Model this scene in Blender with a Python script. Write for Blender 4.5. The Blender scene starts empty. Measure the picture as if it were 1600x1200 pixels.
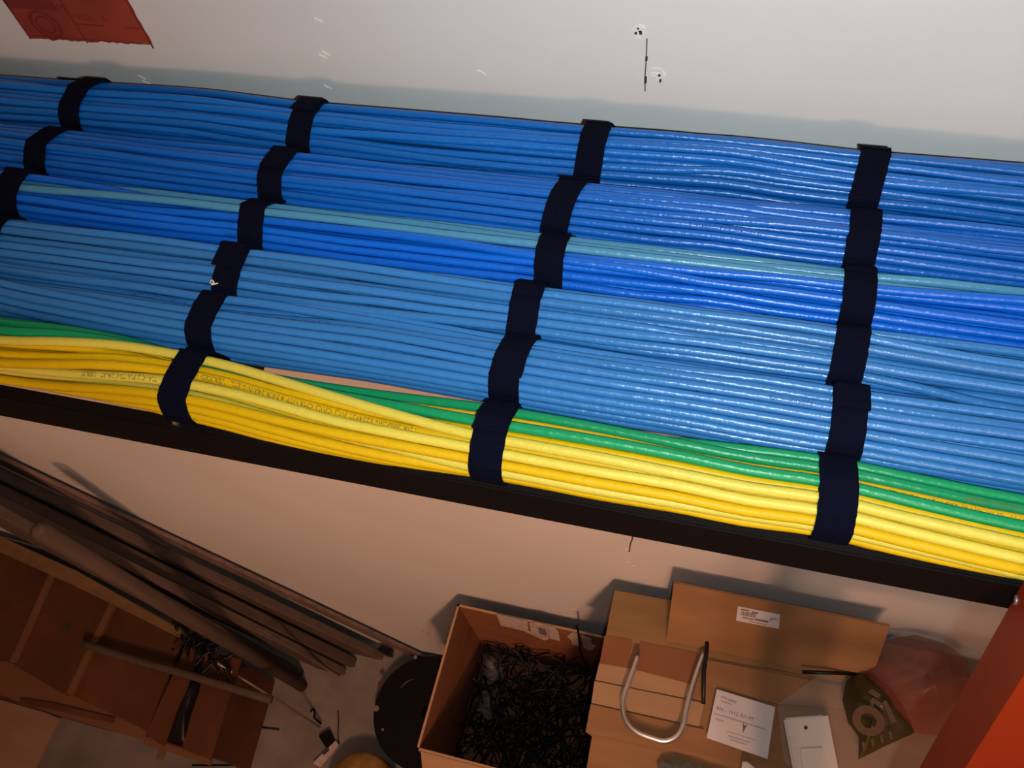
import bpy, bmesh, math, random
from mathutils import Vector, Matrix, noise
import numpy as np
random.seed(7)
rng = np.random.default_rng(11)
SC = bpy.context.scene
COL = SC.collection

# ------------------------------------------------------------------ camera
F = 1418.0
CH = 2.75                                   # camera height above the floor
XV = -np.array([-5886., -924., F]); XV /= np.linalg.norm(XV)
YV = np.array([750., -2600., F]); YV -= XV * (YV @ XV); YV /= np.linalg.norm(YV)
DV = -np.cross(XV, YV)
if DV[2] < 0: DV = -DV
# image axes (right, down, forward) written in world axes
RW = Vector((XV[0], YV[0], -DV[0])); DW = Vector((XV[1], YV[1], -DV[1])); FW = Vector((XV[2], YV[2], -DV[2]))
cam_d = bpy.data.cameras.new('camera'); cam = bpy.data.objects.new('camera', cam_d); COL.objects.link(cam)
M = Matrix(((RW.x, -DW.x, -FW.x, 0), (RW.y, -DW.y, -FW.y, 0), (RW.z, -DW.z, -FW.z, CH), (0, 0, 0, 1)))
cam.matrix_world = M
cam_d.sensor_fit = 'HORIZONTAL'; cam_d.sensor_width = 36; cam_d.lens = F / 1600 * 36
cam_d.clip_start = 0.02; cam_d.clip_end = 50
SC.camera = cam

def ray(px, py):
    v = np.array([px - 800., py - 600., F])
    return Vector((v @ XV, v @ YV, -(v @ DV)))
def PZ(px, py, z):                          # point of a horizontal plane seen at a pixel
    r = ray(px, py); return Vector((0, 0, CH)) + r * ((z - CH) / r.z)
def PY(px, py, y):                          # point of a plane parallel to the wall
    r = ray(px, py); return Vector((0, 0, CH)) + r * (y / r.y)

# ------------------------------------------------------------------ world and light
w = bpy.data.worlds.new('world'); SC.world = w; w.use_nodes = True
w.node_tree.nodes['Background'].inputs[0].default_value = (0.5, 0.45, 0.4, 1)
w.node_tree.nodes['Background'].inputs[1].default_value = 0.05
SC.view_settings.view_transform = 'Standard'; SC.view_settings.look = 'None'
SC.view_settings.exposure = 0.0; SC.view_settings.gamma = 1.0; SC.view_settings.use_curve_mapping = False

def light(name, kind, loc, power, color, size=0.1, target=None):
    d = bpy.data.lights.new(name, kind); o = bpy.data.objects.new(name, d); COL.objects.link(o)
    o.location = loc; d.energy = power; d.color = color
    if kind in ('POINT', 'SPOT'): d.shadow_soft_size = size
    if kind == 'AREA': d.size = size
    if target is not None:
        o.rotation_euler = (Vector(target) - Vector(loc)).to_track_quat('-Z', 'Y').to_euler()
    return o
# the phone's own flash, beside the lens
fl = light('camera_flash', 'SPOT', (0.030, -0.012, CH - 0.005), 15.0, (0.83, 0.97, 1.0), 0.004, (0.0, 0.36, 2.27))
fl.data.spot_size = math.radians(124); fl.data.spot_blend = 1.0
# warm ceiling lamp of the room, behind and to the right
light('ceiling_lamp', 'POINT', (0.62, -1.85, 3.40), 54.0, (1.0, 0.62, 0.44), 0.09)
# added orange fill spot, no known lamp, to warm things under the rack
wl = light('low_warm_fill', 'SPOT', (0.32, -1.65, 2.70), 122.0, (1.0, 0.46, 0.24), 0.06, (-.72, .50, .85))
wl.data.spot_size = math.radians(56); wl.data.spot_blend = 1.0

# ------------------------------------------------------------------ materials
def mat(name, col, rough=0.5, metal=0.0, spec=0.5, var=0.0, vscale=(20, 20, 20), bump=0.0, bscale=60, coat=0.0,
        alpha=1.0, trans=0.0, objrand=0.0, col2=None, detail=4, coords='Object', sheen=0.0):
    m = bpy.data.materials.new(name); m.use_nodes = True
    nt = m.node_tree; b = nt.nodes['Principled BSDF']; L = nt.links
    b.inputs['Base Color'].default_value = (*col, 1); b.inputs['Roughness'].default_value = rough
    b.inputs['Metallic'].default_value = metal; b.inputs['Specular IOR Level'].default_value = spec
    b.inputs['Coat Weight'].default_value = coat; b.inputs['Alpha'].default_value = alpha
    b.inputs['Transmission Weight'].default_value = trans
    b.inputs['Sheen Weight'].default_value = sheen
    tc = nt.nodes.new('ShaderNodeTexCoord')
    src = None
    if var or col2:
        mp = nt.nodes.new('ShaderNodeMapping'); mp.inputs['Scale'].default_value = vscale
        L.new(tc.outputs[coords], mp.inputs[0])
        nz = nt.nodes.new('ShaderNodeTexNoise'); nz.inputs['Scale'].default_value = 1; nz.inputs['Detail'].default_value = detail
        L.new(mp.outputs[0], nz.inputs['Vector'])
        cr = nt.nodes.new('ShaderNodeValToRGB')
        c2 = col2 or tuple(c * (1 - var) for c in col)
        c1 = col if col2 else tuple(min(1, c * (1 + var * .6)) for c in col)
        cr.color_ramp.elements[0].position = .33; cr.color_ramp.elements[1].position = .67
        cr.color_ramp.elements[0].color = (*c2, 1); cr.color_ramp.elements[1].color = (*c1, 1)
        L.new(nz.outputs[0], cr.inputs[0]); src = cr.outputs[0]
    if objrand:
        oi = nt.nodes.new('ShaderNodeObjectInfo'); mr = nt.nodes.new('ShaderNodeMapRange')
        mr.inputs['To Min'].default_value = 1 - objrand; mr.inputs['To Max'].default_value = 1 + objrand
        L.new(oi.outputs['Random'], mr.inputs['Value'])
        hv = nt.nodes.new('ShaderNodeHueSaturation'); L.new(mr.outputs[0], hv.inputs['Value'])
        if src: L.new(src, hv.inputs['Color'])
        else: hv.inputs['Color'].default_value = (*col, 1)
        src = hv.outputs[0]
    if src: L.new(src, b.inputs['Base Color'])
    if bump:
        nb = nt.nodes.new('ShaderNodeTexNoise'); nb.inputs['Scale'].default_value = bscale; nb.inputs['Detail'].default_value = 5
        L.new(tc.outputs[coords], nb.inputs['Vector'])
        bp = nt.nodes.new('ShaderNodeBump'); bp.inputs['Strength'].default_value = bump; bp.inputs['Distance'].default_value = 0.002
        L.new(nb.outputs[0], bp.inputs['Height']); L.new(bp.outputs[0], b.inputs['Normal'])
    return m

M_WALL = mat('wall_paint', (0.69, 0.68, 0.67), .6, var=.05, vscale=(3, 3, 3), bump=.25, bscale=25, spec=.25)
M_WALL2 = mat('room_paint', (0.55, 0.50, 0.45), .8)
M_PLASTER = mat('bare_plaster', (0.78, 0.78, 0.76), .9, bump=.8, bscale=400)
M_HOLE = mat('dark_hole', (0.03, 0.028, 0.025), .9)
M_FLOOR = mat('floor_concrete', (0.23, 0.19, 0.17), .7, var=.25, vscale=(9, 9, 9), bump=.3, bscale=80)
M_CEIL = mat('ceiling_paint', (0.6, 0.58, 0.55), .9)
M_RACK = mat('black_powder_coat', (0.006, 0.0035, 0.0035), .55, spec=.14, bump=.15, bscale=900)
M_RUNG = mat('black_rung', (0.003, 0.0025, 0.003), .6, spec=.2)
BLUE = dict(rough=.30, spec=.5, objrand=.10, bump=.35, bscale=160)
M_BLUE1 = mat('cobalt_jacket', (0.005, 0.115, 0.43), **BLUE)
M_BLUE2 = mat('cobalt_jacket_mid', (0.005, 0.112, 0.47), **BLUE)
M_BLUE3 = mat('cobalt_jacket_low', (0.003, 0.115, 0.56), **BLUE)
M_SKY = mat('light_blue_jacket', (0.030, 0.165, 0.43), **BLUE)
M_TEAL = mat('pale_teal_jacket', (0.06, 0.23, 0.38), **BLUE)
M_YEL = mat('yellow_jacket', (0.68, 0.40, 0.003), .45, spec=.22, objrand=.07, bump=.35, bscale=160)
M_PYEL = mat('pale_yellow_jacket', (0.64, 0.50, 0.06), .45, spec=.35, objrand=.05, bump=.35, bscale=160)
M_GRN = mat('green_jacket', (0.003, 0.25, 0.085), .36, spec=.42, objrand=.06, bump=.35, bscale=160)
M_STRAP = mat('black_hook_and_loop', (0.0035, 0.0038, 0.013), .95, spec=.05, bump=.8, bscale=1500)
M_INK = mat('black_jacket_ink', (0.16, 0.10, 0.015), .7)
M_INKB = mat('dark_blue_jacket_ink', (0.008, 0.05, 0.22), .5)
M_CARD = mat('cardboard', (0.30, 0.155, 0.07), .8, var=.12, vscale=(6, 40, 6), bump=.15, bscale=90, spec=.2)
M_CARD2 = mat('cardboard_ochre', (0.26, 0.15, 0.062), .8, var=.15, vscale=(6, 30, 6), spec=.2)
M_CARD3 = mat('cardboard_red_brown', (0.24, 0.095, 0.045), .8, var=.15, vscale=(6, 6, 20), spec=.2)
M_CARDL = mat('cardboard_light', (0.40, 0.24, 0.13), .8, var=.1, vscale=(6, 30, 6), spec=.2)
M_EDGE = mat('cardboard_cut_edge', (0.42, 0.25, 0.13), .9)
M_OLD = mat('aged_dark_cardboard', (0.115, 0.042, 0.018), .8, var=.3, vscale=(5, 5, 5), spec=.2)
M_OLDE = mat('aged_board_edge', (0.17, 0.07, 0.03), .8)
M_PAPER = mat('white_label_paper', (0.66, 0.62, 0.64), .6)
M_PAPERI = mat('dull_tape_paper', (0.52, 0.42, 0.38), .7, var=.2, vscale=(60, 60, 60))
M_PRINT = mat('grey_print', (0.16, 0.13, 0.14), .7)
M_PRINTL = mat('faint_print', (0.40, 0.36, 0.37), .7)
M_WOOD = mat('grey_brown_wood', (0.115, 0.078, 0.062), .75, var=.18, vscale=(60, 60, 3), bump=.4, bscale=60, spec=.3)
M_WOODP = mat('mauve_grey_wood', (0.19, 0.125, 0.105), .7, var=.3, vscale=(60, 60, 3), spec=.3)
M_WOODD = mat('dark_stained_wood', (0.088, 0.058, 0.044), .75, var=.18, vscale=(60, 60, 3), spec=.3)
M_BATT = mat('yellow_brown_batten', (0.20, 0.105, 0.042), .8, var=.2, vscale=(30, 30, 4))
M_PLY = mat('pale_board', (0.38, 0.22, 0.15), .8, var=.1, vscale=(5, 20, 5))
M_BLK = mat('black_plastic', (0.005, 0.004, 0.005), .4, spec=.35)
M_BLKM = mat('black_matt_plastic', (0.006, 0.004, 0.004), .6, spec=.15)
M_STEEL = mat('brushed_steel', (0.80, 0.79, 0.78), .33, metal=1.0)
M_ROD = mat('dull_metal_rod', (0.32, 0.27, 0.25), .4, metal=.6)
M_WHITEP = mat('white_plastic', (0.66, 0.60, 0.55), .2, spec=.6)
M_AMBER = mat('amber_tape', (0.32, 0.17, 0.04), .35, var=.5, vscale=(25, 25, 25), spec=.5)
M_ORANGE = mat('orange_fibreglass', (0.32, 0.026, 0.003), .5, spec=.25, var=.08, vscale=(6, 6, 6))
M_RED = mat('red_edge_fibreglass', (0.55, 0.030, 0.012), .5, spec=.3)
M_NOTICE = mat('red_printed_paper', (0.27, 0.040, 0.022), .6, var=.25, vscale=(14, 14, 14), detail=1)
M_NOTICED = mat('dark_red_print', (0.17, 0.018, 0.014), .7)
M_BAGR = mat('red_film', (0.26, 0.055, 0.040), .35, spec=.4, alpha=.55, bump=.6, bscale=30)
M_BAGO = mat('olive_film', (0.055, 0.042, 0.012), .35, spec=.5, bump=.6, bscale=60)
M_BAGI = mat('tan_bag_print', (0.13, 0.065, 0.03), .45)
M_CLEAR = mat('clear_film', (0.55, 0.5, 0.47), .12, spec=.5, alpha=.22, bump=.8, bscale=18)
M_TRIM = mat('trim_paint', (0.5, 0.46, 0.43), .6)

# ------------------------------------------------------------------ helpers
def link_mesh(name, verts, faces, m, parent=None, smooth=False, mats=None, fmat=None):
    me = bpy.data.meshes.new(name); me.from_pydata([tuple(v) for v in verts], [], faces)
    for x in (mats or [m]): me.materials.append(x)
    if fmat is not None: me.polygons.foreach_set('material_index', fmat)
    if smooth: me.polygons.foreach_set('use_smooth', [True] * len(me.polygons))
    me.update()
    o = bpy.data.objects.new(name, me); COL.objects.link(o)
    if parent is not None: o.parent = parent
    return o
def bm_obj(name, bm, m, parent=None, smooth=False):
    me = bpy.data.meshes.new(name); bm.normal_update(); bm.to_mesh(me); bm.free(); me.materials.append(m)
    if smooth: me.polygons.foreach_set('use_smooth', [True] * len(me.polygons))
    o = bpy.data.objects.new(name, me); COL.objects.link(o)
    if parent is not None: o.parent = parent
    return o
def local(parent, pts):                      # world points -> coordinates of an unrotated parent Empty
    return [Vector(p) - parent.location for p in pts] if parent is not None else [Vector(p) for p in pts]
def tag(o, label, cat, group=None, kind=None):
    o['label'] = label; o['category'] = cat
    if group: o['group'] = group
    if kind: o['kind'] = kind
    return o
def thing(name, label, cat, loc=(0, 0, 0), group=None):
    o = bpy.data.objects.new(name, None); COL.objects.link(o); o.location = loc
    o.empty_display_size = .05
    return tag(o, label, cat, group)
def struct(o):
    o['kind'] = 'structure'; return o
def box_vf(a, b):
    x0, y0, z0 = a; x1, y1, z1 = b
    v = [(x0,y0,z0),(x1,y0,z0),(x1,y1,z0),(x0,y1,z0),(x0,y0,z1),(x1,y0,z1),(x1,y1,z1),(x0,y1,z1)]
    f = [(0,3,2,1),(4,5,6,7),(0,1,5,4),(1,2,6,5),(2,3,7,6),(3,0,4,7)]
    return v, f
def box(name, a, b, m, parent=None, bevel=0.0):
    v, f = box_vf(a, b); v = local(parent, v)
    if not bevel: return link_mesh(name, v, f, m, parent)
    bm = bmesh.new(); vs = [bm.verts.new(p) for p in v]
    for q in f: bm.faces.new([vs[i] for i in q])
    bmesh.ops.bevel(bm, geom=bm.edges[:], offset=bevel, segments=2, affect='EDGES', clamp_overlap=True)
    return bm_obj(name, bm, m, parent)
def prism(name, pts, thick, m, parent=None, direction=None, bevel=0.0):
    """closed outline in space, given thickness along its normal (or a direction)"""
    pts = [Vector(p) for p in pts]
    n = Vector((0, 0, 0))
    for i in range(len(pts)):
        a, b = pts[i], pts[(i + 1) % len(pts)]; n += a.cross(b)
    n.normalize(); d = Vector(direction) if direction is not None else n
    if n.dot(d) < 0: pts = pts[::-1]
    k = len(pts); v = local(parent, pts + [p + d * thick for p in pts])
    f = [tuple(range(k))[::-1], tuple(range(k, 2 * k))] + [(i, (i + 1) % k, k + (i + 1) % k, k + i) for i in range(k)]
    if not bevel: return link_mesh(name, v, f, m, parent)
    bm = bmesh.new(); vs = [bm.verts.new(p) for p in v]
    for q in f: bm.faces.new([vs[i] for i in q])
    bmesh.ops.bevel(bm, geom=bm.edges[:], offset=bevel, segments=2, affect='EDGES', clamp_overlap=True)
    return bm_obj(name, bm, m, parent)
def tube_vf(pts, r, sides=8, base=0, flat=1.0, up=(0, 0, 1)):
    pts = [Vector(p) for p in pts]; n = len(pts); v = []; f = []
    up = Vector(up)
    for i, p in enumerate(pts):
        t = (pts[min(i + 1, n - 1)] - pts[max(i - 1, 0)]).normalized()
        s = t.cross(up)
        if s.length < 1e-4: s = t.cross(Vector((0, 1, 0)))
        s.normalize(); u = s.cross(t)
        rr = r[i] if hasattr(r, '__len__') else r
        for k in range(sides):
            a = 2 * math.pi * k / sides
            v.append(p + s * math.cos(a) * rr + u * math.sin(a) * rr * flat)
    for i in range(n - 1):
        for k in range(sides):
            a = base + i * sides + k; b = base + i * sides + (k + 1) % sides
            f.append((a, b, b + sides, a + sides))
    f.append(tuple(base + k for k in range(sides))[::-1]); f.append(tuple(base + (n - 1) * sides + k for k in range(sides)))
    return v, f
def tube(name, pts, r, m, parent=None, sides=8, flat=1.0, up=(0, 0, 1)):
    v, f = tube_vf(local(parent, pts), r, sides, 0, flat, up)
    return link_mesh(name, v, f, m, parent, smooth=True)
def smooth_pts(c, n=8):                      # Catmull-Rom through the given points
    c = [Vector(p) for p in c]; out = []
    for i in range(len(c) - 1):
        p0 = c[max(i - 1, 0)]; p1 = c[i]; p2 = c[i + 1]; p3 = c[min(i + 2, len(c) - 1)]
        for k in range(n):
            t = k / n
            out.append(.5 * ((2 * p1) + (-p0 + p2) * t + (2*p0 - 5*p1 + 4*p2 - p3) * t*t + (-p0 + 3*p1 - 3*p2 + p3) * t**3))
    out.append(c[-1]); return out
def text_mesh(s, size):                      # flat letters: list of 2D verts, faces
    cu = bpy.data.curves.new('t', 'FONT'); cu.body = s; cu.size = size; cu.resolution_u = 1
    o = bpy.data.objects.new('t', cu); me = o.to_mesh()
    v = [(q.co.x, q.co.y) for q in me.vertices]; f = [tuple(p.vertices) for p in me.polygons]
    o.to_mesh_clear(); bpy.data.objects.remove(o); bpy.data.curves.remove(cu)
    return v, f
def decal_text(name, s, size, origin, ex, ey, m, parent, lift=.0004):
    v, f = text_mesh(s, size); ex = Vector(ex).normalized(); ey = Vector(ey).normalized(); n = ex.cross(ey)
    o0 = Vector(origin)
    return link_mesh(name, local(parent, [o0 + ex * a + ey * b + n * lift for a, b in v]), f, m, parent)
def multi(name, parts, m, parent=None, smooth=False):   # several closed pieces of one part
    V = []; Fc = []
    for v, f in parts:
        b = len(V); V += list(v); Fc += [tuple(i + b for i in q) for q in f]
    return link_mesh(name, local(parent, V), Fc, m, parent, smooth)

# ------------------------------------------------------------------ the setting
WY = 0.52
X0, X1, Y0, ZC = -3.4, 2.4, -3.0, 3.60
wall = struct(box('wall_back', (X0, WY, 0), (X1, WY + .12, ZC), M_WALL))
struct(box('floor', (X0 - .1, Y0 - .1, -.1), (X1 + .1, WY + .12, 0), M_FLOOR))
struct(box('ceiling', (X0 - .1, Y0 - .1, ZC), (X1 + .1, WY + .12, ZC + .1), M_CEIL))
struct(box('wall_left', (X0 - .1, Y0, 0), (X0, WY, ZC), M_WALL2))
struct(box('wall_right', (X1, Y0, 0), (X1 + .1, WY, ZC), M_WALL2))
struct(box('wall_front', (X0, Y0 - .1, 0), (X1, Y0, ZC), M_WALL2))

def wall_dot(name, px, py, r, m, depth=.0006, squash=1.0, seed=0, parent=wall):
    c = PY(px, py, WY); rr = random.Random(seed); k = 11
    pts = [c + Vector((math.cos(a) * r * rr.uniform(.65, 1.25), 0, math.sin(a) * r * squash * rr.uniform(.65, 1.25)))
           for a in [2 * math.pi * i / k for i in range(k)]]
    return prism(name, pts, depth, m, parent, direction=(0, -1, 0))
def wall_line(name, pxs, width, m, depth=.0006):
    ps = [PY(a, b, WY) for a, b in pxs]; L_ = [p + Vector((-width / 2, 0, 0)) for p in ps]; R_ = [p + Vector((width / 2, 0, 0)) for p in ps[::-1]]
    return prism(name, L_ + R_, depth, m, wall, direction=(0, -1, 0))
wall_line('joint_crack', [(1011, 60), (1010, 92), (1008, 118), (1008, 142)], .0007, M_HOLE)
wall_line('crack_chip', [(1010.5, 88), (1010, 94)], .0016, M_HOLE, .0009)
wall_line('crack_chip', [(1009, 119), (1008.6, 129)], .0018, M_HOLE, .0009)
wall_line('joint_crack', [(988.5, 834), (988, 842), (985, 850), (983, 862)], .0022, M_HOLE)
for cx, cy, sd in ((1000, 49, 1), (1029, 115, 2)):
    wall_dot('filled_screw_hole', cx, cy, .0042, M_PLASTER, .0010, 1.2, sd)
    wall_dot('screw_pit', cx + 1.5, cy + 1, .0012, M_HOLE, .0014, 1.0, sd + 5)
    wall_dot('screw_pit', cx - 6 if sd == 1 else cx + 3, cy + 1 if sd == 1 else cy + 10, .0009, M_HOLE, .0014, 1.4, sd + 9)
    for q in range(4):
        wall_dot('plaster_chip', cx + random.uniform(-11, 11), cy + random.uniform(-9, 12), .0012, M_PLASTER, .001, .8, sd * 20 + q)
for cx, cy in ((490, 28), (497, 85), (502, 80), (505, 133), (215, 118), (222, 126), (745, 110)):
    c = PY(cx, cy, WY)
    prism('paint_scuff', [c, c + Vector((.006, 0, -.0035)), c + Vector((.0068, 0, -.003)), c + Vector((.001, 0, .0006))], .0007, M_PLASTER, wall, direction=(0, -1, 0))
for cx, cy in ((980, 878), (990, 884), (979, 858), (893, 952), (899, 952), (903, 955), (735, 884)):
    wall_dot('plaster_chip', cx, cy, .0032, M_PLASTER, .0008, .8, int(cx))
wall_dot('wall_mark', 661, 987, .004, M_HOLE, .0006, .4, 4); wall_dot('wall_mark', 668, 989, .004, M_HOLE, .0006, .4, 6)

# ------------------------------------------------------------------ ladder rack
ZT = CH - .50                                # top of the rack's side rails
RXS = [-.953, -.749, -.545, -.341, -.129, .066, .27, .474]
rack = thing('ladder_rack', 'black steel ladder rack running along the wall under the six cable bundles', 'cable rack', (-.34, .345, ZT - .04))
for y0 in (.1985, .4925):
    b = box('side_rail', (-1.25, y0, ZT - .038), (.80, y0 + .0095, ZT), M_RACK, rack, .0012)
for x in RXS:
    box('rung', (x - .015, .2070, ZT - .034), (x + .015, .4925, ZT - .009), M_RUNG, rack, .001)
ZR = ZT - .009                               # bundles lie on this level
for x, px in ((-.341, 0), ):
    for dx in (-.009, ):
        v, f = tube_vf([(x + dx, 0.2030, ZT - .001), (x + dx, .2030, ZT + .0016)], .0022, 6, 0, 1, (0, 1, 0))
        multi('rivet', [(v, f)], M_STEEL, rack)

# ------------------------------------------------------------------ cable bundles
XS = np.arange(-1.13, .72, .041)
def relax(p, r, a, b, it, rr):
    for _ in range(it):
        d = p[:, None, :] - p[None, :, :]; L = np.sqrt((d ** 2).sum(-1)) + 1e-9
        ov = np.clip(2 * r - L, 0, None); np.fill_diagonal(ov, 0)
        p = p + (d / L[..., None] * (ov * .42)[..., None]).sum(1)
        ae, be = a - r, b - r
        q = np.sqrt((p[:, 0] / ae) ** 2 + (p[:, 1] / be) ** 2); s = np.where(q > 1, 1 / q, 1)
        p = p * s[:, None]
        p[:, 1] -= 0.00002
    return p
def bundle_paths(n, r, a, b, seed, noise_amp, twist=None):
    g = np.random.default_rng(seed)
    mid = int(np.argmin(abs(XS - (-.03))))
    t = g.uniform(0, 2 * math.pi, n); q = np.sqrt(g.uniform(0, 1, n))
    p = np.stack([np.cos(t) * q * a, np.sin(t) * q * b], 1); p0 = relax(p, r, a, b, 300, g)
    secs = {mid: p0}
    for sgn in (1, -1):
        p = p0.copy(); i = mid + sgn; drift = g.normal(0, 1, (n, 2))
        while 0 <= i < len(XS):
            x = XS[i]; dist = min(abs(x - q_) for q_ in RXS)
            swell = 1 + .045 * min(1, dist / .08)
            drift = .72 * drift + .7 * g.normal(0, 1, (n, 2))
            amp = noise_amp * (.45 if dist < .025 else 1)
            tw = .012 * sgn; c, s = math.cos(tw), math.sin(tw)
            p = p @ np.array([[c, s], [-s, c]]) + drift * amp
            if twist is not None:
                dt = twist(XS[i]) - twist(XS[i - sgn]); c, s = math.cos(dt), math.sin(dt)
                p = (p / [a, b]) @ np.array([[c, s], [-s, c]]) * [a, b]
            p = relax(p, r, a * swell, b * swell, 40, g); secs[i] = p; i += sgn
    return np.stack([secs[i] for i in range(len(XS))])      # sections x n x 2
ROWS = [  # centre y, half width, half height, cable radius, n, material, seed, rise
    (.4545, .0250, .0235, .0029, 54, M_BLUE1, 1, 0),
    (.4010, .0235, .0250, .0029, 52, M_BLUE2, 2, 0),
    (.3555, .0215, .0250, .0029, 47, M_BLUE3, 3, 0),
    (.3115, .0220, .0245, .0030, 46, M_SKY, 4, 0),
    (.2700, .0215, .0250, .0030, 46, M_SKY, 5, 0),
    (.2230, .0225, .0245, .0033, 36, M_YEL, 6, 0),
]
RNAME = ['cobalt bundle nearest the wall', 'second cobalt bundle from the wall', 'cobalt bundle with teal cables',
         'light blue bundle beside the cobalt ones', 'light blue bundle beside the yellow one', 'yellow bundle']
RLAB = ['thick bundle of cobalt blue data cables lying nearest the wall',
        'bundle of cobalt blue data cables, second from the wall, without any pale cable',
        'bundle of cobalt blue data cables with pale teal cables on its wall side',
        'light blue data cable bundle beside the cobalt bundle with teal cables',
        'light blue data cable bundle beside the yellow and green bundle',
        'bundle of yellow data cables with green ones, along the front rail']
# slow sideways wander of each bundle (y offset at given x)
WAND = {0: [(-1.1, 0), (-.62, .001), (-.45, .003), (-.341, -.001), (-.24, -.001), (-.129, .001), (-.03, .003), (.066, 0), (.3, 0)],
        4: [(-1.1, 0), (-.5, .001), (-.341, .0005), (-.24, .0042), (-.129, .001), (-.03, 0), (.1, -.001), (.3, 0)],
        5: [(-1.1, 0), (-.60, -.001), (-.45, .0055), (-.39, .004), (-.341, .001), (-.26, -.0030), (-.2, -.0035), (-.129, -.001), (-.05, -.001), (.03, -.001), (.066, .001), (.12, -.003), (.2, -.005), (.3, -.002)]}
TXT_VIEW = Vector((0, -.40, .92)).normalized()
jobs = []; SECT = {}
for ri, (yc, a, b, r, n, m, seed, rise) in enumerate(ROWS):
    tw = None
    if ri == 5: tw = lambda x: float(np.interp(x, [-.75, -.56, -.46, -.36, -.30, -.20, -.129, .2, .4], [.4, .55, .55, -.45, -.60, -.25, 0, 0, .1]))
    P = bundle_paths(n, r, a, b, seed, r * .36, tw)
    bun = thing('cable_bundle', RLAB[ri], 'cable bundle', (-.2, yc, ZR), 'network cable bundles on the ladder rack')
    wa = WAND.get(ri, [(-1.2, 0), (.8, 0)])
    off = np.interp(XS, [q[0] for q in wa], [q[1] for q in wa])
    Yc = yc + off[:, None] + P[:, :, 0]; Zc = ZR + b + rise + P[:, :, 1]
    # nothing may sink into the rungs below
    Zc = np.maximum(Zc, ZR + r + .0017)
    if ri == 5:                              # the front bundle leans on the rail and swells over it
        Yc = np.where(Zc < ZT + r * .8, np.maximum(Yc, .2085 + r), Yc)
    SECT[ri] = (Yc, Zc, r)
    mid = int(np.argmin(abs(XS - (-.03)))); ang = np.arctan2(P[mid, :, 1], P[mid, :, 0]); rad = np.hypot(P[mid, :, 0] / a, P[mid, :, 1] / b)
    special = {}
    if ri == 2:
        c = [i for i in np.argsort(abs(ang - 1.02)) if rad[i] > .7][:3]
        for i in c: special[i] = (M_TEAL, 'pale teal cable')
    if ri == 5:
        c = [i for i in np.argsort(abs(ang - .50)) if rad[i] > .62][:5]
        for i in c: special[i] = (M_GRN, 'green cable')
        mg = int(np.argmin(abs(XS - (-.47)))); ag = np.arctan2(P[mg, :, 1], P[mg, :, 0]); rg = np.hypot(P[mg, :, 0] / a, P[mg, :, 1] / b)
        for i in [i for i in np.argsort(abs(ag - .80)) if rg[i] > .7][:0]: special[i] = (M_GRN, 'green cable')
        c = [i for i in np.argsort(abs(ang - 2.9)) if rad[i] > .7 and i not in special][:1]
        for i in c: special[i] = (M_PYEL, 'pale yellow cable')
        mc = int(np.argmin(abs(XS - (-.32)))); a2 = np.arctan2(P[mc, :, 1], P[mc, :, 0]); r2 = np.hypot(P[mc, :, 0] / a, P[mc, :, 1] / b)
        c = [i for i in np.argsort(abs(a2 - 1.55)) if r2[i] > .66 and i not in special][:2]
        for i in c: special[i] = (M_PYEL, 'pale yellow cable')
    for i in range(n):
        ctrl = [(XS[k], Yc[k, i], Zc[k, i]) for k in range(len(XS))]
        pts = smooth_pts(ctrl, 3)
        mm, lab = special.get(i, (m, None))
        o = tube('cable', pts, r * .985, mm, bun, 10)
        if lab: o['label'] = lab
        SECT[(ri, i)] = (pts, o, bun)
    SECT[('special', ri)] = special

def surf_print(ri, px, py, s, size, m, span_left=True):
    """letters wrapped on the jacket of the cable seen at a pixel, reading upside down from the camera"""
    Yc, Zc, r = SECT[ri]
    rd = ray(px, py).normalized(); best = None
    for i in range(Yc.shape[1]):
        pts = SECT[(ri, i)][0]
        for k in range(len(pts) - 1):
            if abs(pts[k].x - (ray(px, py).x / ray(px, py).z * (pts[k].z - CH))) < .02:
                v = pts[k] - Vector((0, 0, CH)); d = (v - rd * v.dot(rd)).length
                if d < r and (best is None or v.length < best[0]): best = (v.length, i, k)
    if best is None: return
    _, i, k0 = best; pts, cab, bun = SECT[(ri, i)]
    tv, tf = text_mesh(s, size)
    h0 = size * .35; out = []
    xs0 = PZ(px, py, pts[k0].z).x
    seg = [p.x for p in pts]
    for (u, v) in tv:
        x = xs0 - u
        k = int(np.clip(np.searchsorted(seg, x) - 1, 0, len(pts) - 2)); t = (x - seg[k]) / (seg[k + 1] - seg[k])
        c = pts[k].lerp(pts[k + 1], t); ang = (v - h0) / r
        n0 = TXT_VIEW; side = Vector((0, -.92, -.40))
        nrm = n0 * math.cos(ang) + side * math.sin(ang)
        out.append(c + nrm * (r * 1.03))
    return link_mesh('jacket_print', [q - bun.location for q in out], tf, m, bun) if False else sub_print(out, tf, m, cab, bun)
def sub_print(out, tf, m, cab, bun):
    o = link_mesh('jacket_print', [q - bun.location for q in out], tf, m, cab)
    return o
surf_print(5, 655, 673, 'TDR InterLine E224921 (UL) C(UL) CMR UTP 4 PAIR 24AWG ETL   VERIFIED Cat5', .0046, M_INK)
surf_print(5, 252, 590, 'TIA-C.2 PIA 75C 28-37   VERIFI', .0046, M_INK)
surf_print(5, 1598, 812, 'UTP CMR C(UL) E224921   VERIFIED   Cat5   E224921', .0044, M_INK)
surf_print(5, 1594, 798, 'InterLine E2249', .0044, M_INK)
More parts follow.
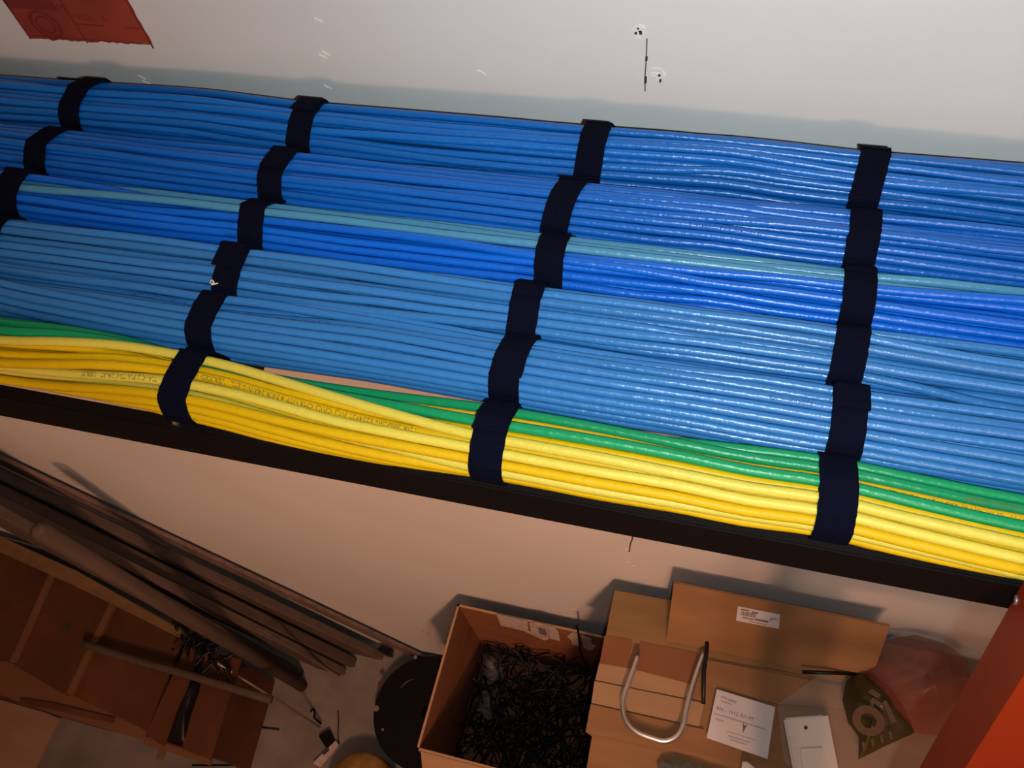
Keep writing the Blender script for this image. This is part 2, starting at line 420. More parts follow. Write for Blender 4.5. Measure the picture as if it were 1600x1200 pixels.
for ri, px, py, s in ((0, 820, 215, 'E224921 C(UL) CMR 4 PAIR 24AWG VERIFIED'), (0, 900, 250, 'PAIR 24AWG E224921'), (0, 1130, 275, '4 PAIR 24AWG ETL'), (1, 700, 300, 'CMR 4 PAIR 24AWG ETL VERIFIED'),
                      (1, 1190, 365, 'UTP CMR 4 PAIR 24AWG'), (2, 828, 382, '4 PAIR 24AWG VERIFIED'), (2, 620, 370, '24AWG VERIFIED'), (2, 1250, 470, 'C(UL) CMR 4 PAIR 24AWG'), (4, 520, 500, 'CMR 4 PAIR 24AWG ETL VERIFIED C(UL)'),
                      (4, 300, 470, 'UTP 24AWG CMR E224921'), (4, 1270, 630, 'E224921 CMR'), (3, 1300, 540, '4 PAIR 24AWG'), (1, 1200, 385, '24AWG ETL 4 PAIR')):
    surf_print(ri, px, py, s, .0042, M_INKB)

# ------------------------------------------------------------------ straps
def hull2(pts):
    pts = sorted(set((round(p[0], 6), round(p[1], 6)) for p in pts))
    def half(ps):
        h = []
        for p in ps:
            while len(h) > 1 and (h[-1][0]-h[-2][0])*(p[1]-h[-2][1]) - (h[-1][1]-h[-2][1])*(p[0]-h[-2][0]) <= 0: h.pop()
            h.append(p)
        return h[:-1]
    return half(pts) + half(pts[::-1])
def strap(ri, x, label, start, slant=0.0, turns=1.22, jog=.0015, width=.0195):
    Yc, Zc, r = SECT[ri]
    k = int(np.clip(np.searchsorted(XS, x) - 1, 0, len(XS) - 2)); t = (x - XS[k]) / .041
    ys = Yc[k] * (1 - t) + Yc[k + 1] * t; zs = Zc[k] * (1 - t) + Zc[k + 1] * t
    cloud = [(y + math.cos(q) * (r + .0006), z + math.sin(q) * (r + .0006)) for y, z in zip(ys, zs) for q in np.linspace(0, 2 * math.pi, 12, endpoint=False)]
    H = hull2(cloud); cy = sum(p[0] for p in H) / len(H); cz = sum(p[1] for p in H) / len(H)
    H = H + [H[0]]; L = [0]
    for i in range(1, len(H)): L.append(L[-1] + math.dist(H[i], H[i - 1]))
    T = L[-1]; rr = random.Random(ri * 31 + int(x * 1000))
    loc = Vector((x, cy, ZR)); th = .0013
    N = 56; n = int(N * turns); V = []; Fc = []; prof = []
    for i in range(n + 1):
        s = (start + i / N) % 1.0 * T
        j = max(0, min(len(H) - 2, int(np.searchsorted(L, s)) - 1)); tt = (s - L[j]) / max(1e-9, L[j + 1] - L[j])
        y = H[j][0] * (1 - tt) + H[j + 1][0] * tt; z = H[j][1] * (1 - tt) + H[j + 1][1] * tt
        d = Vector((0, y - cy, z - cz)).normalized()
        lift = (i / N) * th * 1.05 if i > N * .8 else 0
        lift = max(0, (i - N * .85) / (N * .15)) * th * 1.1 if i < N else th * 1.15
        z_f = max(z, 0)
        p = Vector((0, y, z)) + d * lift
        xo = slant * (y - cy) + (jog * max(0, min(1, (i - N * .85) / (N * .15))))
        e0 = rr.uniform(-.00025, .00025); e1 = rr.uniform(-.00025, .00025)
        base = len(V)
        for (xx, o) in ((-width / 2 + e0, 0), (width / 2 + e1, 0), (width / 2 + e1, th), (-width / 2 + e0, th)):
            q = p + d * o; q.z = max(q.z, ZR + .0001 * (1 + o / th))
            V.append(Vector((x + xo + xx, q.y, q.z)) - loc)
        if i:
            for c in range(4): Fc.append((base - 4 + c, base - 4 + (c + 1) % 4, base + (c + 1) % 4, base + c))
    Fc += [(0, 1, 2, 3), tuple(len(V) - 4 + q for q in (3, 2, 1, 0))]
    o = link_mesh('cable_strap', V, Fc, M_STRAP); o.location = loc
    return tag(o, label, 'strap', 'black straps tied round the cable bundles')
SX = {('D', 0): -.545, ('D', 1): -.545, ('D', 2): -.545, ('D', 3): -.538,
      ('C', 0): -.341, ('C', 1): -.343, ('C', 2): -.341, ('C', 3): -.341, ('C', 4): -.342, ('C', 5): -.338,
      ('B', 0): -.118, ('B', 1): -.127, ('B', 2): -.125, ('B', 3): -.132, ('B', 4): -.131, ('B', 5): -.130,
      ('A', 0): .068, ('A', 1): .066, ('A', 2): .066, ('A', 3): .064, ('A', 4): .066, ('A', 5): .064}
CN = {'D': 'leftmost of its four', 'C': 'second from left', 'B': 'third from left', 'A': 'rightmost'}
CN6 = {'C': 'leftmost of its three', 'B': 'middle of its three', 'A': 'rightmost of its three'}
CN5 = dict(CN6)
for (c, ri), x in SX.items():
    which = (CN6 if ri >= 4 else CN)[c].replace('its four', 'its four')
    rr = random.Random(ord(c) * 10 + ri)
    strap(ri, x, 'black strap round the ' + RNAME[ri] + ', ' + which,
          rr.choice([.35, .40, .45, .1, .55]), rr.uniform(-.06, .06) + (.10 if (c, ri) in (('A', 0), ('B', 1)) else 0), 1.18 + rr.random() * .15, rr.uniform(-.003, .003), .0190 if ri != 5 else .0200)
# loose tail of a strap sticking up behind the first bundle
t0 = PY(92, 121, .486); t1 = PY(155, 126, .484)
tag(prism('strap_tail', [t0, t1, t1 + Vector((0, 0, -.010)), t0 + Vector((0, 0, -.010))], .0015, M_STRAP, None, direction=(0, -1, 0)),
    'loose black strap end lying flat behind the wall-side bundle, top left', 'strap end')
# tiny knot of clear film stuck at a strap
kp = PZ(330, 442, ZR + .047)
tag(tube('plastic_shred', smooth_pts([kp + Vector((-.0015, 0, -.001)), kp + Vector((0, .0015, .001)), kp + Vector((.002, .0005, .0005)), kp + Vector((.001, -.0015, .0005)), kp + Vector((.005, .0005, 0))], 5), .0005, M_WHITEP, None, 6),
    'tiny curl of pale plastic beside a strap on the light blue bundles', 'plastic shred')

# ------------------------------------------------------------------ red notice on the wall
bl = PY(48, 60, WY); brt = PY(238, 68, WY)
nw = brt.x - bl.x; nh = .16
notice = thing('wall_notice', 'dark red printed notice with ragged edges stuck on the wall', 'notice', (bl.x, WY, bl.z))
rr = random.Random(5); pts = []
for i in range(33): pts.append(Vector((bl.x + nw * i / 32, WY, bl.z + (brt.z - bl.z) * i / 32 + rr.uniform(-.0012, .0010))))
for i in range(1, 25): pts.append(Vector((brt.x + rr.uniform(-.0008, .0008), WY, brt.z + nh * i / 24)))
for i in range(24, -1, -1): pts.append(Vector((bl.x + rr.uniform(-.0008, .0008), WY, bl.z + nh * i / 24)))
prism('sheet', pts, .0008, M_NOTICE, notice, direction=(0, -1, 0))
def nrect(u0, v0, u1, v1, name='print_block'):
    a = (bl.x + u0 * nw, WY - .0011, bl.z + v0 * nh); b = (bl.x + u1 * nw, WY - .0008, bl.z + v1 * nh)
    box(name, (min(a[0], b[0]), a[1], min(a[2], b[2])), (max(a[0], b[0]), b[1], max(a[2], b[2])), M_NOTICED, notice)
nrect(.02, .022, .98, .028, 'print_rule'); nrect(.0, 0, .012, 1, 'print_rule'); nrect(.988, 0, 1, 1, 'print_rule')
nrect(.47, .0, .478, .8, 'print_rule'); nrect(.48, .12, .70, .127, 'print_rule'); nrect(.86, .12, .98, .127, 'print_rule')
nrect(.0, .20, .40, .26)
for k in range(2):
    q = .12 - k * .045; cx, cz = bl.x + .22 * nw, bl.z + .105 * nh
    ring = []
    R0 = q * nw; R1 = R0 * .78
    v = []; f = []
    for i in range(20):
        an = 2 * math.pi * i / 20
        for R_ in (R0, R1): v.append((cx + math.cos(an) * R_, WY - .0010, cz + math.sin(an) * R_))
    f = [(2 * i, 2 * i + 1, (2 * i + 3) % 40, (2 * i + 2) % 40) for i in range(20)]
    link_mesh('print_ring', local(notice, v), f, M_NOTICED, notice)
decal_text('print_letters', 'USSC  A', .009, (bl.x + nw * .50, WY - .0008, bl.z + nh * .15), (1, 0, 0), (0, 0, 1), M_NOTICED, notice)
decal_text('print_letters', 'P    M', .010, (bl.x + nw * .28, WY - .0008, bl.z + nh * .20), (1, 0, 0), (0, 0, 1), M_NOTICED, notice)

# ------------------------------------------------------------------ tall carton with folded cardboard on it
CZ = 1.130                                   # level of its top
cart = thing('cardboard_carton', 'large closed cardboard carton with standing back flap, beside the orange ladder', 'carton', (.22, .22, 0))
cxl, cxr, cyf, cyb = -.133, .66, -.06, .478
box('body', (cxl + .006, cyf + .006, 0), (cxr - .006, cyb - .006, CZ - .012), M_CARD3, cart, .003)
def slab(name, pix, z, th, m, parent=cart):
    return prism(name, [PZ(a, b, z) for a, b in pix], th, m, parent, direction=(0, 0, -1))
slab('lid_panel', [(946, 993), (1420, 1075), (1600, 1110), (1660, 1420), (880, 1420), (925, 1150), (915, 1143)], CZ - .004, .006, M_CARD)
slab('lid_panel', [(960, 922), (1060, 940), (1380, 1003), (1480, 1024), (1500, 1100), (946, 996)], CZ + .002, .006, M_CARD2)
slab('lid_panel', [(945, 993), (988, 1000), (980, 1043), (937, 1036)], CZ + .0035, .002, M_CARD3)
slab('lid_panel', [(1000, 1003), (1098, 1022), (1078, 1068), (990, 1045)], CZ + .0035, .002, M_CARD3)
slab('lid_panel', [(937, 1034), (1086, 1068), (1078, 1092), (930, 1062)], CZ + .001, .002, M_CARDL)
slab('lid_panel', [(929, 1064), (1100, 1099), (1092, 1135), (924, 1098)], CZ + .000, .002, M_CARDL)
slab('lid_panel', [(923, 1100), (1100, 1140), (1090, 1182), (930, 1148), (915, 1143)], CZ + .001, .002, M_CARD)
slab('lid_panel', [(1098, 1030), (1330, 1075), (1345, 1110), (1215, 1100), (1100, 1070)], CZ + .001, .002, M_CARD)
# standing back flap, leaning on the wall
fz0, fz1, fy0, fy1 = CZ + .003, CZ + .135, .425, .4865
fxl = PY(1052, 925, fy1).x; fxr = PY(1392, 973, fy1).x
flap = prism('back_flap', [(fxl, fy0, fz0), (fxr, fy0, fz0), (fxr, fy1, fz1), (fxl, fy1, fz1)], .005, M_CARD, cart)
fn = Vector((0, -(fz1 - fz0), fy1 - fy0)).normalized()
def flap_pt(px, py, lift=.0005):
    r = ray(px, py); o = Vector((0, 0, CH)); p0 = Vector((0, fy0, fz0)) + fn * (lift)
    # the visible face is the one toward the camera
    return o + r * ((p0 - o).dot(fn) / r.dot(fn))
def facing(*q): return q
lab = thing('shipping_label', 'small white barcode label stuck on the standing carton flap', 'label', tuple(flap_pt(1185, 965)))
lc = [flap_pt(a, b, .0056) for a, b in ((1153, 947), (1219, 960), (1217, 982), (1150, 969))]
prism('label_paper', lc, .0008, M_PAPER, lab, direction=tuple(fn))
ex = (lc[1] - lc[0]).normalized(); ey = (lc[0] - lc[3]).normalized(); lw = (lc[1] - lc[0]).length; lh = (lc[0] - lc[3]).length
def lquad(u0, v0, u1, v1, base=lc[3], EX=ex, EY=ey, W_=lw, H_=lh, N_=fn, lift=.0012):
    q = [base + EX * u * W_ + EY * v * H_ + N_ * lift for u, v in ((u0, v0), (u1, v0), (u1, v1), (u0, v1))]
    return q, [(0, 1, 2, 3)]
bars = []; u = .10; rr = random.Random(3)
while u < .44:
    wd = rr.uniform(.006, .02); bars.append(lquad(u, .45, u + wd, .75)); u += wd + rr.uniform(.006, .014)
multi('barcode', bars, M_PRINT, lab)
multi('print_lines', [lquad(.08, .82, .28, .9), lquad(.34, .76, .5, .86), lquad(.14, .28, .42, .35), lquad(.44, .3, .76, .42), lquad(.3, .12, .74, .16), lquad(.78, .62, .95, .67), lquad(.78, .5, .84, .56)], M_PRINT, lab)

pap = thing('delivery_slip', 'white printed paper slip lying on the carton beside the steel loop', 'paper slip', tuple(PZ(1155, 1130, CZ + .003)))
pc = [PZ(a, b, CZ + .005) for a, b in ((1120, 1077), (1211, 1105), (1199, 1186), (1104, 1153))]
prism('paper', pc, .0012, M_PAPER, pap, direction=(0, 0, 1))
pex = (pc[1] - pc[0]).normalized(); pey = (pc[0] - pc[3]).normalized(); pw = (pc[1] - pc[0]).length; ph = (pc[0] - pc[3]).length
pq = lambda a, b, c, d: lquad(a, b, c, d, pc[3], pex, pey, pw, ph, Vector((0, 0, 1)), .0016)
multi('print_lines', [pq(.10, .86, .2, .89), pq(.22, .84, .36, .88), pq(.1, .78, .3, .8), pq(.04, .50, .92, .525), pq(.08, .40, .22, .43), pq(.3, .24, .8, .255), pq(.34, .16, .7, .18), pq(.38, .10, .66, .12)], M_PRINTL, pap)
decal_text('print_letters', 'RN - 1012 ASUM', .0085, pc[3] + pex * pw * .06 + pey * ph * .60, pex, pey, M_PRINT, pap, .0016)
mk = pc[3] + pex * pw * .56 + pey * ph * .30
prism('print_mark', [mk, mk + pex * .005 + pey * .016, mk + pex * .001 + pey * .013, mk + pex * -.003 + pey * .017], .0002, M_PRINT, pap, direction=(0, 0, 1)).location += Vector((0, 0, .0015))

# steel loop
zl = CZ + .014
lp = smooth_pts([PZ(a, b, zl) for a, b in ((997, 1026), (985, 1060), (973, 1097), (977, 1125), (993, 1143), (1020, 1154), (1040, 1158), (1058, 1150), (1068, 1132), (1072, 1110), (1085, 1062), (1100, 1020))], 5)
tag(tube('steel_loop', lp, .0048, M_STEEL, None, 10, 1.3), 'shiny U-shaped steel loop lying on the cardboard carton', 'metal loop')
pk = thing('marking_pen', 'thin black rod with a bright steel tip lying beside the steel loop', 'rod', tuple(PZ(1103, 1035, CZ + .02)))
tube('shaft', [PZ(1106, 990, CZ + .022), PZ(1104, 1018, CZ + .02), PZ(1100, 1048, CZ + .018), PZ(1099, 1100, CZ + .014)], .0035, M_BLK, pk, 8)
tube('steel_tip', [PZ(1108, 968, CZ + .024), PZ(1106, 991, CZ + .022)], [.0014, .0036], M_ROD, pk, 8)
tag(tube('cut_wire', [PZ(1254, 1050, CZ + .03), PZ(1290, 1051, CZ + .03), PZ(1340, 1053, CZ + .022)], .0032, M_BLK, None, 7), 'short black wire offcut pointing at the red plastic bag', 'wire')

# clear film and shopping bag
def blob(name, outline, z, height, m, parent, seed, res=26, crump=.012, inner=None):
    P = [PZ(a, b, z) for a, b in outline]; c = sum(P, Vector()) / len(P)
    n = len(P); rings = 10; V = []; Fc = []
    dense = []
    for i in range(n):
        for k in range(4): dense.append(P[i].lerp(P[(i + 1) % n], k / 4))
    n = len(dense)
    V.append(c + Vector((0, 0, height + crump * noise.noise(Vector((seed, 1, 1))))))
    for rI in range(1, rings + 1):
        t = rI / rings
        for i in range(n):
            p = c.lerp(dense[i], t)
            h = height * (1 - t ** 2.2) + crump * (noise.noise(p * 22 + Vector((seed, 0, 0))) + .6 * abs(noise.noise(p * 50 + Vector((0, seed, 0))))) * (1.15 - t)
            V.append(Vector((p.x, p.y, z + max(.001, h))))
    V[0].z = z + height
    for i in range(n): Fc.append((0, 1 + i, 1 + (i + 1) % n))
    for rI in range(rings - 1):
        a = 1 + rI * n; b = a + n
        for i in range(n): Fc.append((a + i, b + i, b + (i + 1) % n, a + (i + 1) % n))
    return link_mesh(name, local(parent, V), Fc, m, parent, smooth=True)
tag(blob('plastic_film', [(1215, 1100), (1330, 1020), (1420, 985), (1535, 1020), (1560, 1060), (1500, 1180), (1420, 1230), (1300, 1240), (1225, 1190)], CZ + .004, .010, M_CLEAR, None, 3, crump=.012),
    'crumpled clear plastic film spread under the red shopping bag', 'plastic film')
bag = thing('shopping_bag', 'crumpled translucent red plastic bag with olive printed side', 'plastic bag', tuple(PZ(1430, 1080, CZ)))
blob('bag_film', [(1345, 1035), (1385, 1000), (1430, 992), (1475, 1005), (1510, 1030), (1520, 1065), (1500, 1110), (1465, 1150), (1425, 1145), (1380, 1120), (1340, 1080)], CZ + .018, .07, M_BAGR, bag, 8, crump=.03)
blob('printed_side', [(1316, 1095), (1322, 1065), (1340, 1048), (1368, 1056), (1395, 1078), (1415, 1110), (1429, 1145), (1385, 1165), (1341, 1187), (1342, 1152), (1325, 1130)], CZ + .020, .045, M_BAGO, bag, 9, crump=.010)
def on_bag(pix, name, lift):
    return prism(name, [PZ(a, b, CZ + lift) for a, b in pix], .001, M_BAGI, bag, direction=(0, 0, 1))
v = []; f = []
cc = PZ(1357, 1126, CZ + .075)
for i in range(24):
    an = 2 * math.pi * i / 24
    for R_ in (.024, .012): v.append(cc + Vector((math.cos(an) * R_, math.sin(an) * R_ * .95, 0)))
for p in list(v): v.append(p + Vector((0, 0, -.0012)))
f = [(2 * i, 2 * i + 1, (2 * i + 3) % 48, (2 * i + 2) % 48) for i in range(24)]
link_mesh('printed_ring', local(bag, v[:48]), f, M_BAGI, bag)
on_bag([(1378, 1098), (1384, 1094), (1392, 1108), (1401, 1128), (1393, 1130), (1386, 1113)], 'printed_stroke', .075)
on_bag([(1356, 1082), (1362, 1076), (1376, 1086), (1372, 1092)], 'printed_stroke', .072)
on_bag([(1360, 1094), (1364, 1090), (1378, 1100), (1374, 1105)], 'printed_stroke', .072)
on_bag([(1346, 1160), (1350, 1158), (1353, 1172), (1349, 1174)], 'printed_letter', .060)
on_bag([(1360, 1155), (1364, 1153), (1367, 1166), (1363, 1168)], 'printed_letter', .060)
on_bag([(1374, 1150), (1378, 1148), (1381, 1160), (1377, 1162)], 'printed_letter', .060)
on_bag([(1388, 1144), (1392, 1142), (1395, 1154), (1391, 1156)], 'printed_letter', .060)
tag(prism('olive_scrap', [PZ(a, b, CZ + .006) for a, b in ((1034, 1188), (1060, 1186), (1150, 1215), (1140, 1250), (1040, 1240), (1026, 1200))], .0015, M_BAGO, None, direction=(0, 0, 1)),
    'thin olive-brown card scrap on the carton at the bottom frame edge', 'card scrap')
tag(prism('white_scrap', [PZ(a, b, CZ + .008) for a, b in ((1160, 1190), (1168, 1191), (1184, 1204), (1176, 1222), (1156, 1214))], .004, M_WHITEP, None, direction=(0, 0, 1), bevel=.001),
    'small white plastic scrap just below the printed paper slip', 'plastic scrap')
wp = thing('wall_plate', 'white plastic cover plate lying at the carton front beside the clear film', 'cover plate', tuple(PZ(1262, 1160, CZ)))
prism('plate', [PZ(a, b, CZ + .028) for a, b in ((1223, 1123), (1287, 1118), (1310, 1230), (1245, 1240))], .010, M_WHITEP, wp, direction=(0, 0, 1), bevel=.003)
c = PZ(1259, 1137, CZ + .0383)
prism('screw_hole', [c + Vector((math.cos(q) * .003, math.sin(q) * .003, 0)) for q in np.linspace(0, 2 * math.pi, 9)[:-1]], .0006, M_HOLE, wp, direction=(0, 0, 1))
prism('rocker', [PZ(a, b, CZ + .039) for a, b in ((1250, 1170), (1285, 1168), (1292, 1215), (1256, 1218))], .003, M_WHITEP, wp, direction=(0, 0, 1), bevel=.001)
prism('backing', [PZ(a, b, CZ + .006) for a, b in ((1228, 1128), (1290, 1122), (1310, 1225), (1248, 1236))], .022, M_WHITEP, wp, direction=(0, 0, 1))

# ------------------------------------------------------------------ open box of wire offcuts
RZ = .800; bx0, bx1, by0, by1 = -.508, -.150, .178, .489
sb = thing('open_cardboard_box', 'open brown cardboard box full of black wire offcuts, between planks and tall carton', 'cardboard box', ((bx0 + bx1) / 2, (by0 + by1) / 2, 0))
T = .005
def wallpanel(name, a, b, m=M_CARD3): return box(name, a, b, m, sb, .0008)
wallpanel('side_panel', (bx0, by0, .006), (bx0 + T, by1, RZ)); wallpanel('side_panel', (bx1 - T, by0, .006), (bx1, by1, RZ))
wallpanel('side_panel', (bx0 + T, by1 - T, .006), (bx1 - T, by1, RZ)); wallpanel('side_panel', (bx0 + T, by0, .006), (bx1 - T, by0 + T, RZ))
box('bottom_panel', (bx0, by0, 0), (bx1, by1, .006), M_CARD3, sb)
for a, b in (((bx0, by0, RZ), (bx0 + T, by1, RZ + .0015)), ((bx0, by1 - T, RZ), (bx1, by1, RZ + .0015)), ((bx0, by0, RZ), (bx1, by0 + T, RZ + .0015))):
    box('cut_rim', a, b, M_EDGE, sb)
prism('front_flap', [(bx0 + .01, by0 - .001, RZ), (bx1, by0 - .001, RZ), (bx1, by0 - .10, RZ - .10), (bx0 + .03, by0 - .10, RZ - .10)], .004, M_CARDL, sb)
# torn label strips on the inside of the back panel
yi = by1 - T - .0012
def inner(pix, name, m, lift=0):
    return prism(name, [PY(a, b, yi - lift) for a, b in pix], .001, m, sb, direction=(0, -1, 0))
inner([(776, 960), (824, 971), (826, 985), (850, 1000), (818, 985), (783, 977)], 'torn_label', M_PAPERI)
inner([(827, 973), (840, 973), (855, 977), (858, 998), (850, 1000), (830, 988)], 'torn_label', M_PAPERI)
inner([(856, 978), (868, 981), (873, 987), (875, 1001), (859, 997)], 'torn_label', M_PAPERI)
inner([(886, 994), (893, 988), (903, 989), (906, 1009), (894, 1007), (892, 999)], 'torn_label', M_PAPERI)
inner([(908, 992), (924, 998), (924, 1006), (931, 1009), (926, 1014), (922, 1016), (912, 1012)], 'torn_label', M_PAPERI)
inner([(841, 980), (853, 983), (855, 993), (843, 990)], 'printed_square', M_PRINT, .0012)
# the tangle: nobody could count it
rr = random.Random(21); parts = []; ZS = .545
for k in range(460):
    cx = rr.uniform(bx0 + .045, bx1 - .03); cyy = rr.uniform(by0 + .03, by1 - .03); cz_ = ZS + rr.uniform(-.09, .055) - .13 * abs((cx - (bx0 + bx1) / 2) / .17) ** 3
    L_ = rr.uniform(.03, .09); an = rr.uniform(0, 6.28); cur = rr.uniform(-1, 1) * 28; el = rr.uniform(-.5, .5)
    p = Vector((cx, cyy, cz_)); pts = []
    for s in range(8):
        p = p + Vector((math.cos(an) * math.cos(el), math.sin(an) * math.cos(el), math.sin(el))) * L_ / 4.5
        p.x = min(max(p.x, bx0 + .03), bx1 - .012); p.y = min(max(p.y, by0 + .014), by1 - .014)
        an += cur * L_ / 7 * rr.uniform(.6, 1.4); el = max(-.7, min(.7, el + rr.uniform(-.3, .3)))
        pts.append(p.copy())
    parts.append(tube_vf(smooth_pts(pts, 2), rr.choice([.0014, .0018, .0022, .0026]), 5))
tg = multi('wire_offcuts', parts, M_BLK, None, True)
tag(tg, 'tangle of short black wire offcuts filling the open cardboard box', 'wire offcuts', kind='stuff')
fill = box('packing_layer', (bx0 + .012, by0 + .010, .01), (bx1 - .012, by1 - .012, ZS - .10), M_CARD3)
tag(fill, 'brown cardboard packing under the wire offcuts inside the open box', 'packing')
tag(tube('cut_wire', smooth_pts([PY(902, 978, .478), PY(905, 1000, .476), PY(908, 1020, .47), PY(920, 1045, .45), PY(936, 1060, .44)], 4), .0022, M_BLK, None, 6),
    'long thin black wire standing up over the box rim', 'wire')
# clear bags half buried in the offcuts
for (a, b, s, lb) in ((764, 1100, 0, 'small clear plastic bag among the offcuts, nearer the box front'), (770, 1040, 1, 'small clear plastic bag among the offcuts, nearer the wall')):
    o = blob('clear_bag', [(a - 14, b - 20), (a + 12, b - 22), (a + 16, b + 18), (a - 2, b + 26), (a - 16, b + 12)], ZS - .01, .02, M_CLEAR, None, 12 + s, crump=.02)
    tag(o, lb, 'plastic bag', 'clear bags in the box')

# ------------------------------------------------------------------ black spool behind the box
spc = Vector((-.700, .350, 0)); SR = .160
sp = thing('cable_spool', 'round black plastic spool on the floor beside the open box', 'spool', tuple(spc))
def disc(name, z0, z1, R_, m, hole=0.0, seg=56):
    v = []; f = []
    for i in range(seg):
        a = 2 * math.pi * i / seg; c_, s_ = math.cos(a), math.sin(a)
        v += [(spc.x + c_ * R_, spc.y + s_ * R_, z0), (spc.x + c_ * R_, spc.y + s_ * R_, z1), (spc.x + c_ * hole, spc.y + s_ * hole, z1), (spc.x + c_ * hole, spc.y + s_ * hole, z0)]
    for i in range(seg):
        j = (i + 1) % seg
        for k in range(4): f.append((4 * i + k, 4 * j + k, 4 * j + (k + 1) % 4, 4 * i + (k + 1) % 4))
    return link_mesh(name, local(sp, v), f, m, sp)
disc('lower_flange', 0, .004, SR, M_BLKM, .02); disc('hub', .004, .052, .06, M_BLKM, .018); disc('upper_flange', .052, .057, SR, M_BLKM, .02)
def spot_on(px, py, r, m, name):
    c = PZ(px, py, .0574); prism(name, [c + Vector((math.cos(q) * r, math.sin(q) * r, 0)) for q in np.linspace(0, 6.283, 9)[:-1]], .001, m, sp, direction=(0, 0, 1))
spot_on(588, 1107, .009, M_ROD, 'plaster_crumb'); spot_on(598, 1140, .004, M_ROD, 'plaster_crumb'); spot_on(649, 1027, .006, M_ROD, 'plaster_crumb')
spot_on(595, 1068, .009, M_OLD, 'printed_patch')
tube('scratch', [PZ(626, 1075, .058), PZ(634, 1066, .0585), PZ(645, 1061, .058)], .0010, M_ROD, sp, 5)
tag(prism('plastic_clip', [PZ(a, b, .03) for a, b in ((588, 1014), (597, 1008), (612, 1013), (610, 1024), (600, 1022))], .03, M_BLK, None, direction=(0, 0, -1)),
    'small black plastic clip on the floor between planks and spool', 'clip')

# ------------------------------------------------------------------ planks leaning on the wall
def plank(label, bot, top, y, width, thick, m, name='wooden_plank', beyond=.5, y_top=None):
    a = PY(*bot, y); b = PY(*top, y if y_top is None else y_top)
    d = (b - a).normalized()
    if a.z != 0: a = a - d * ((a.z - .002) / d.z)
    b = b + d * beyond
    side = Vector((0, 1, 0)).cross(d).normalized(); nn = d.cross(side)
    o = bpy.data.objects.new(name, None)
    n = 14; V = []; Fc = []
    rr = random.Random(int(width * 1e5) + int(bot[0]))
    w_, t_ = width / 2, thick / 2; cv = min(w_, t_) * .25
    prof = [(-w_ + cv, -t_), (w_ - cv, -t_), (w_, -t_ + cv), (w_, t_ - cv), (w_ - cv, t_), (-w_ + cv, t_), (-w_, t_ - cv), (-w_, -t_ + cv)]
    for i in range(n + 1):
        p = a.lerp(b, i / n) + side * rr.uniform(-.0012, .0012)
        for (u, v_) in prof:
            q = p + side * u + Vector((0, 1, 0)) * v_
            if i == 0: q = q - d * ((q.z - .001) / d.z)
            V.append(q - a)
    for i in range(n):
        for k in range(8): Fc.append((8 * i + k, 8 * i + (k + 1) % 8, 8 * i + 8 + (k + 1) % 8, 8 * i + 8 + k))
    Fc += [tuple(range(8))[::-1], tuple(8 * n + k for k in range(8))]
    bpy.data.objects.remove(o)
    o = link_mesh(name, V, Fc, m); o.location = a
    return tag(o, label, 'plank', 'planks leaning on the wall')
plank('thin mauve-grey wooden strip leaning flat against the wall, uppermost of the planks', (628, 1012), (0, 718), .508, .050, .010, M_WOODP)
plank('wide grey-brown plank leaning just in front of the thin mauve strip', (574, 1020), (0, 748), .484, .100, .026, M_WOOD)
plank('second wide grey-brown plank from the wall, its foot near the spool', (566, 1046), (0, 776), .447, .095, .032, M_WOODD)
plank('narrow plank wedged between the wider grey-brown ones', (552, 1060), (0, 792), .415, .085, .024, M_WOOD)
plank('grey-brown plank in front, its foot furthest from the wall', (528, 1088), (0, 806), .378, .085, .022, M_WOODD)
# thin metal strip lying along them
a = PY(402, 981, .398); b = PY(551, 1069, .398)
tag(prism('metal_strip', [a, b, b + Vector((.006, 0, .010)), a + Vector((.002, 0, .003))], .003, M_ROD, None, direction=(0, -1, 0)), 'thin pale metal strip leaning along the front plank', 'metal strip')
# round tube with a pale broken end
a = PY(60, 828, .345); b = PY(500, 1088, .345); d = (b - a)
rt = thing('round_pole', 'rounded dark pole with pale broken end in front of the planks', 'pole', tuple(b))
tube('pole_shaft', [a, a.lerp(b, .5), b], .018, M_WOODD, rt, 14)
tube('broken_end', [a - d.normalized() * .006, a + d.normalized() * .004], [.010, .0182], M_WOOD, rt, 14)

# ------------------------------------------------------------------ old cartons lower left
OZ = .34
old = thing('old_carton', 'wide aged brown carton on the floor at the lower left', 'carton', tuple(PZ(120, 1000, 0)))
def oslab(name, pix, z, th, m, parent=old, bev=0): return prism(name, [PZ(a, b, z) for a, b in pix], th, m, parent, direction=(0, 0, -1), bevel=bev)
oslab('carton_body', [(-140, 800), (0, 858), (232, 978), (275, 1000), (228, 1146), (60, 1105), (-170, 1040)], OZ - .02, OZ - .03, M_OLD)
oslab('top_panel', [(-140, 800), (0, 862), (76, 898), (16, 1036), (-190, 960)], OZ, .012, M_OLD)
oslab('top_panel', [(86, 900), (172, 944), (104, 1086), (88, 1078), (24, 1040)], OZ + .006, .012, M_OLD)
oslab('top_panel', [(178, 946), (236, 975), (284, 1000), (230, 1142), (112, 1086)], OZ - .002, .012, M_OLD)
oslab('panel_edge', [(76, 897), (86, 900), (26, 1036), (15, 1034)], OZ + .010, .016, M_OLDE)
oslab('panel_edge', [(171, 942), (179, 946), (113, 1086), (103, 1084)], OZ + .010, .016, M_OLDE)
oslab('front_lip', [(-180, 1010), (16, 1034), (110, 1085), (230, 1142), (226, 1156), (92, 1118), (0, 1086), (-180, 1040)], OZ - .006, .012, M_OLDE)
oslab('front_tape', [(30, 1091), (80, 1098), (180, 1122), (176, 1130), (80, 1108), (32, 1100)], OZ + .001, .003, M_OLD)
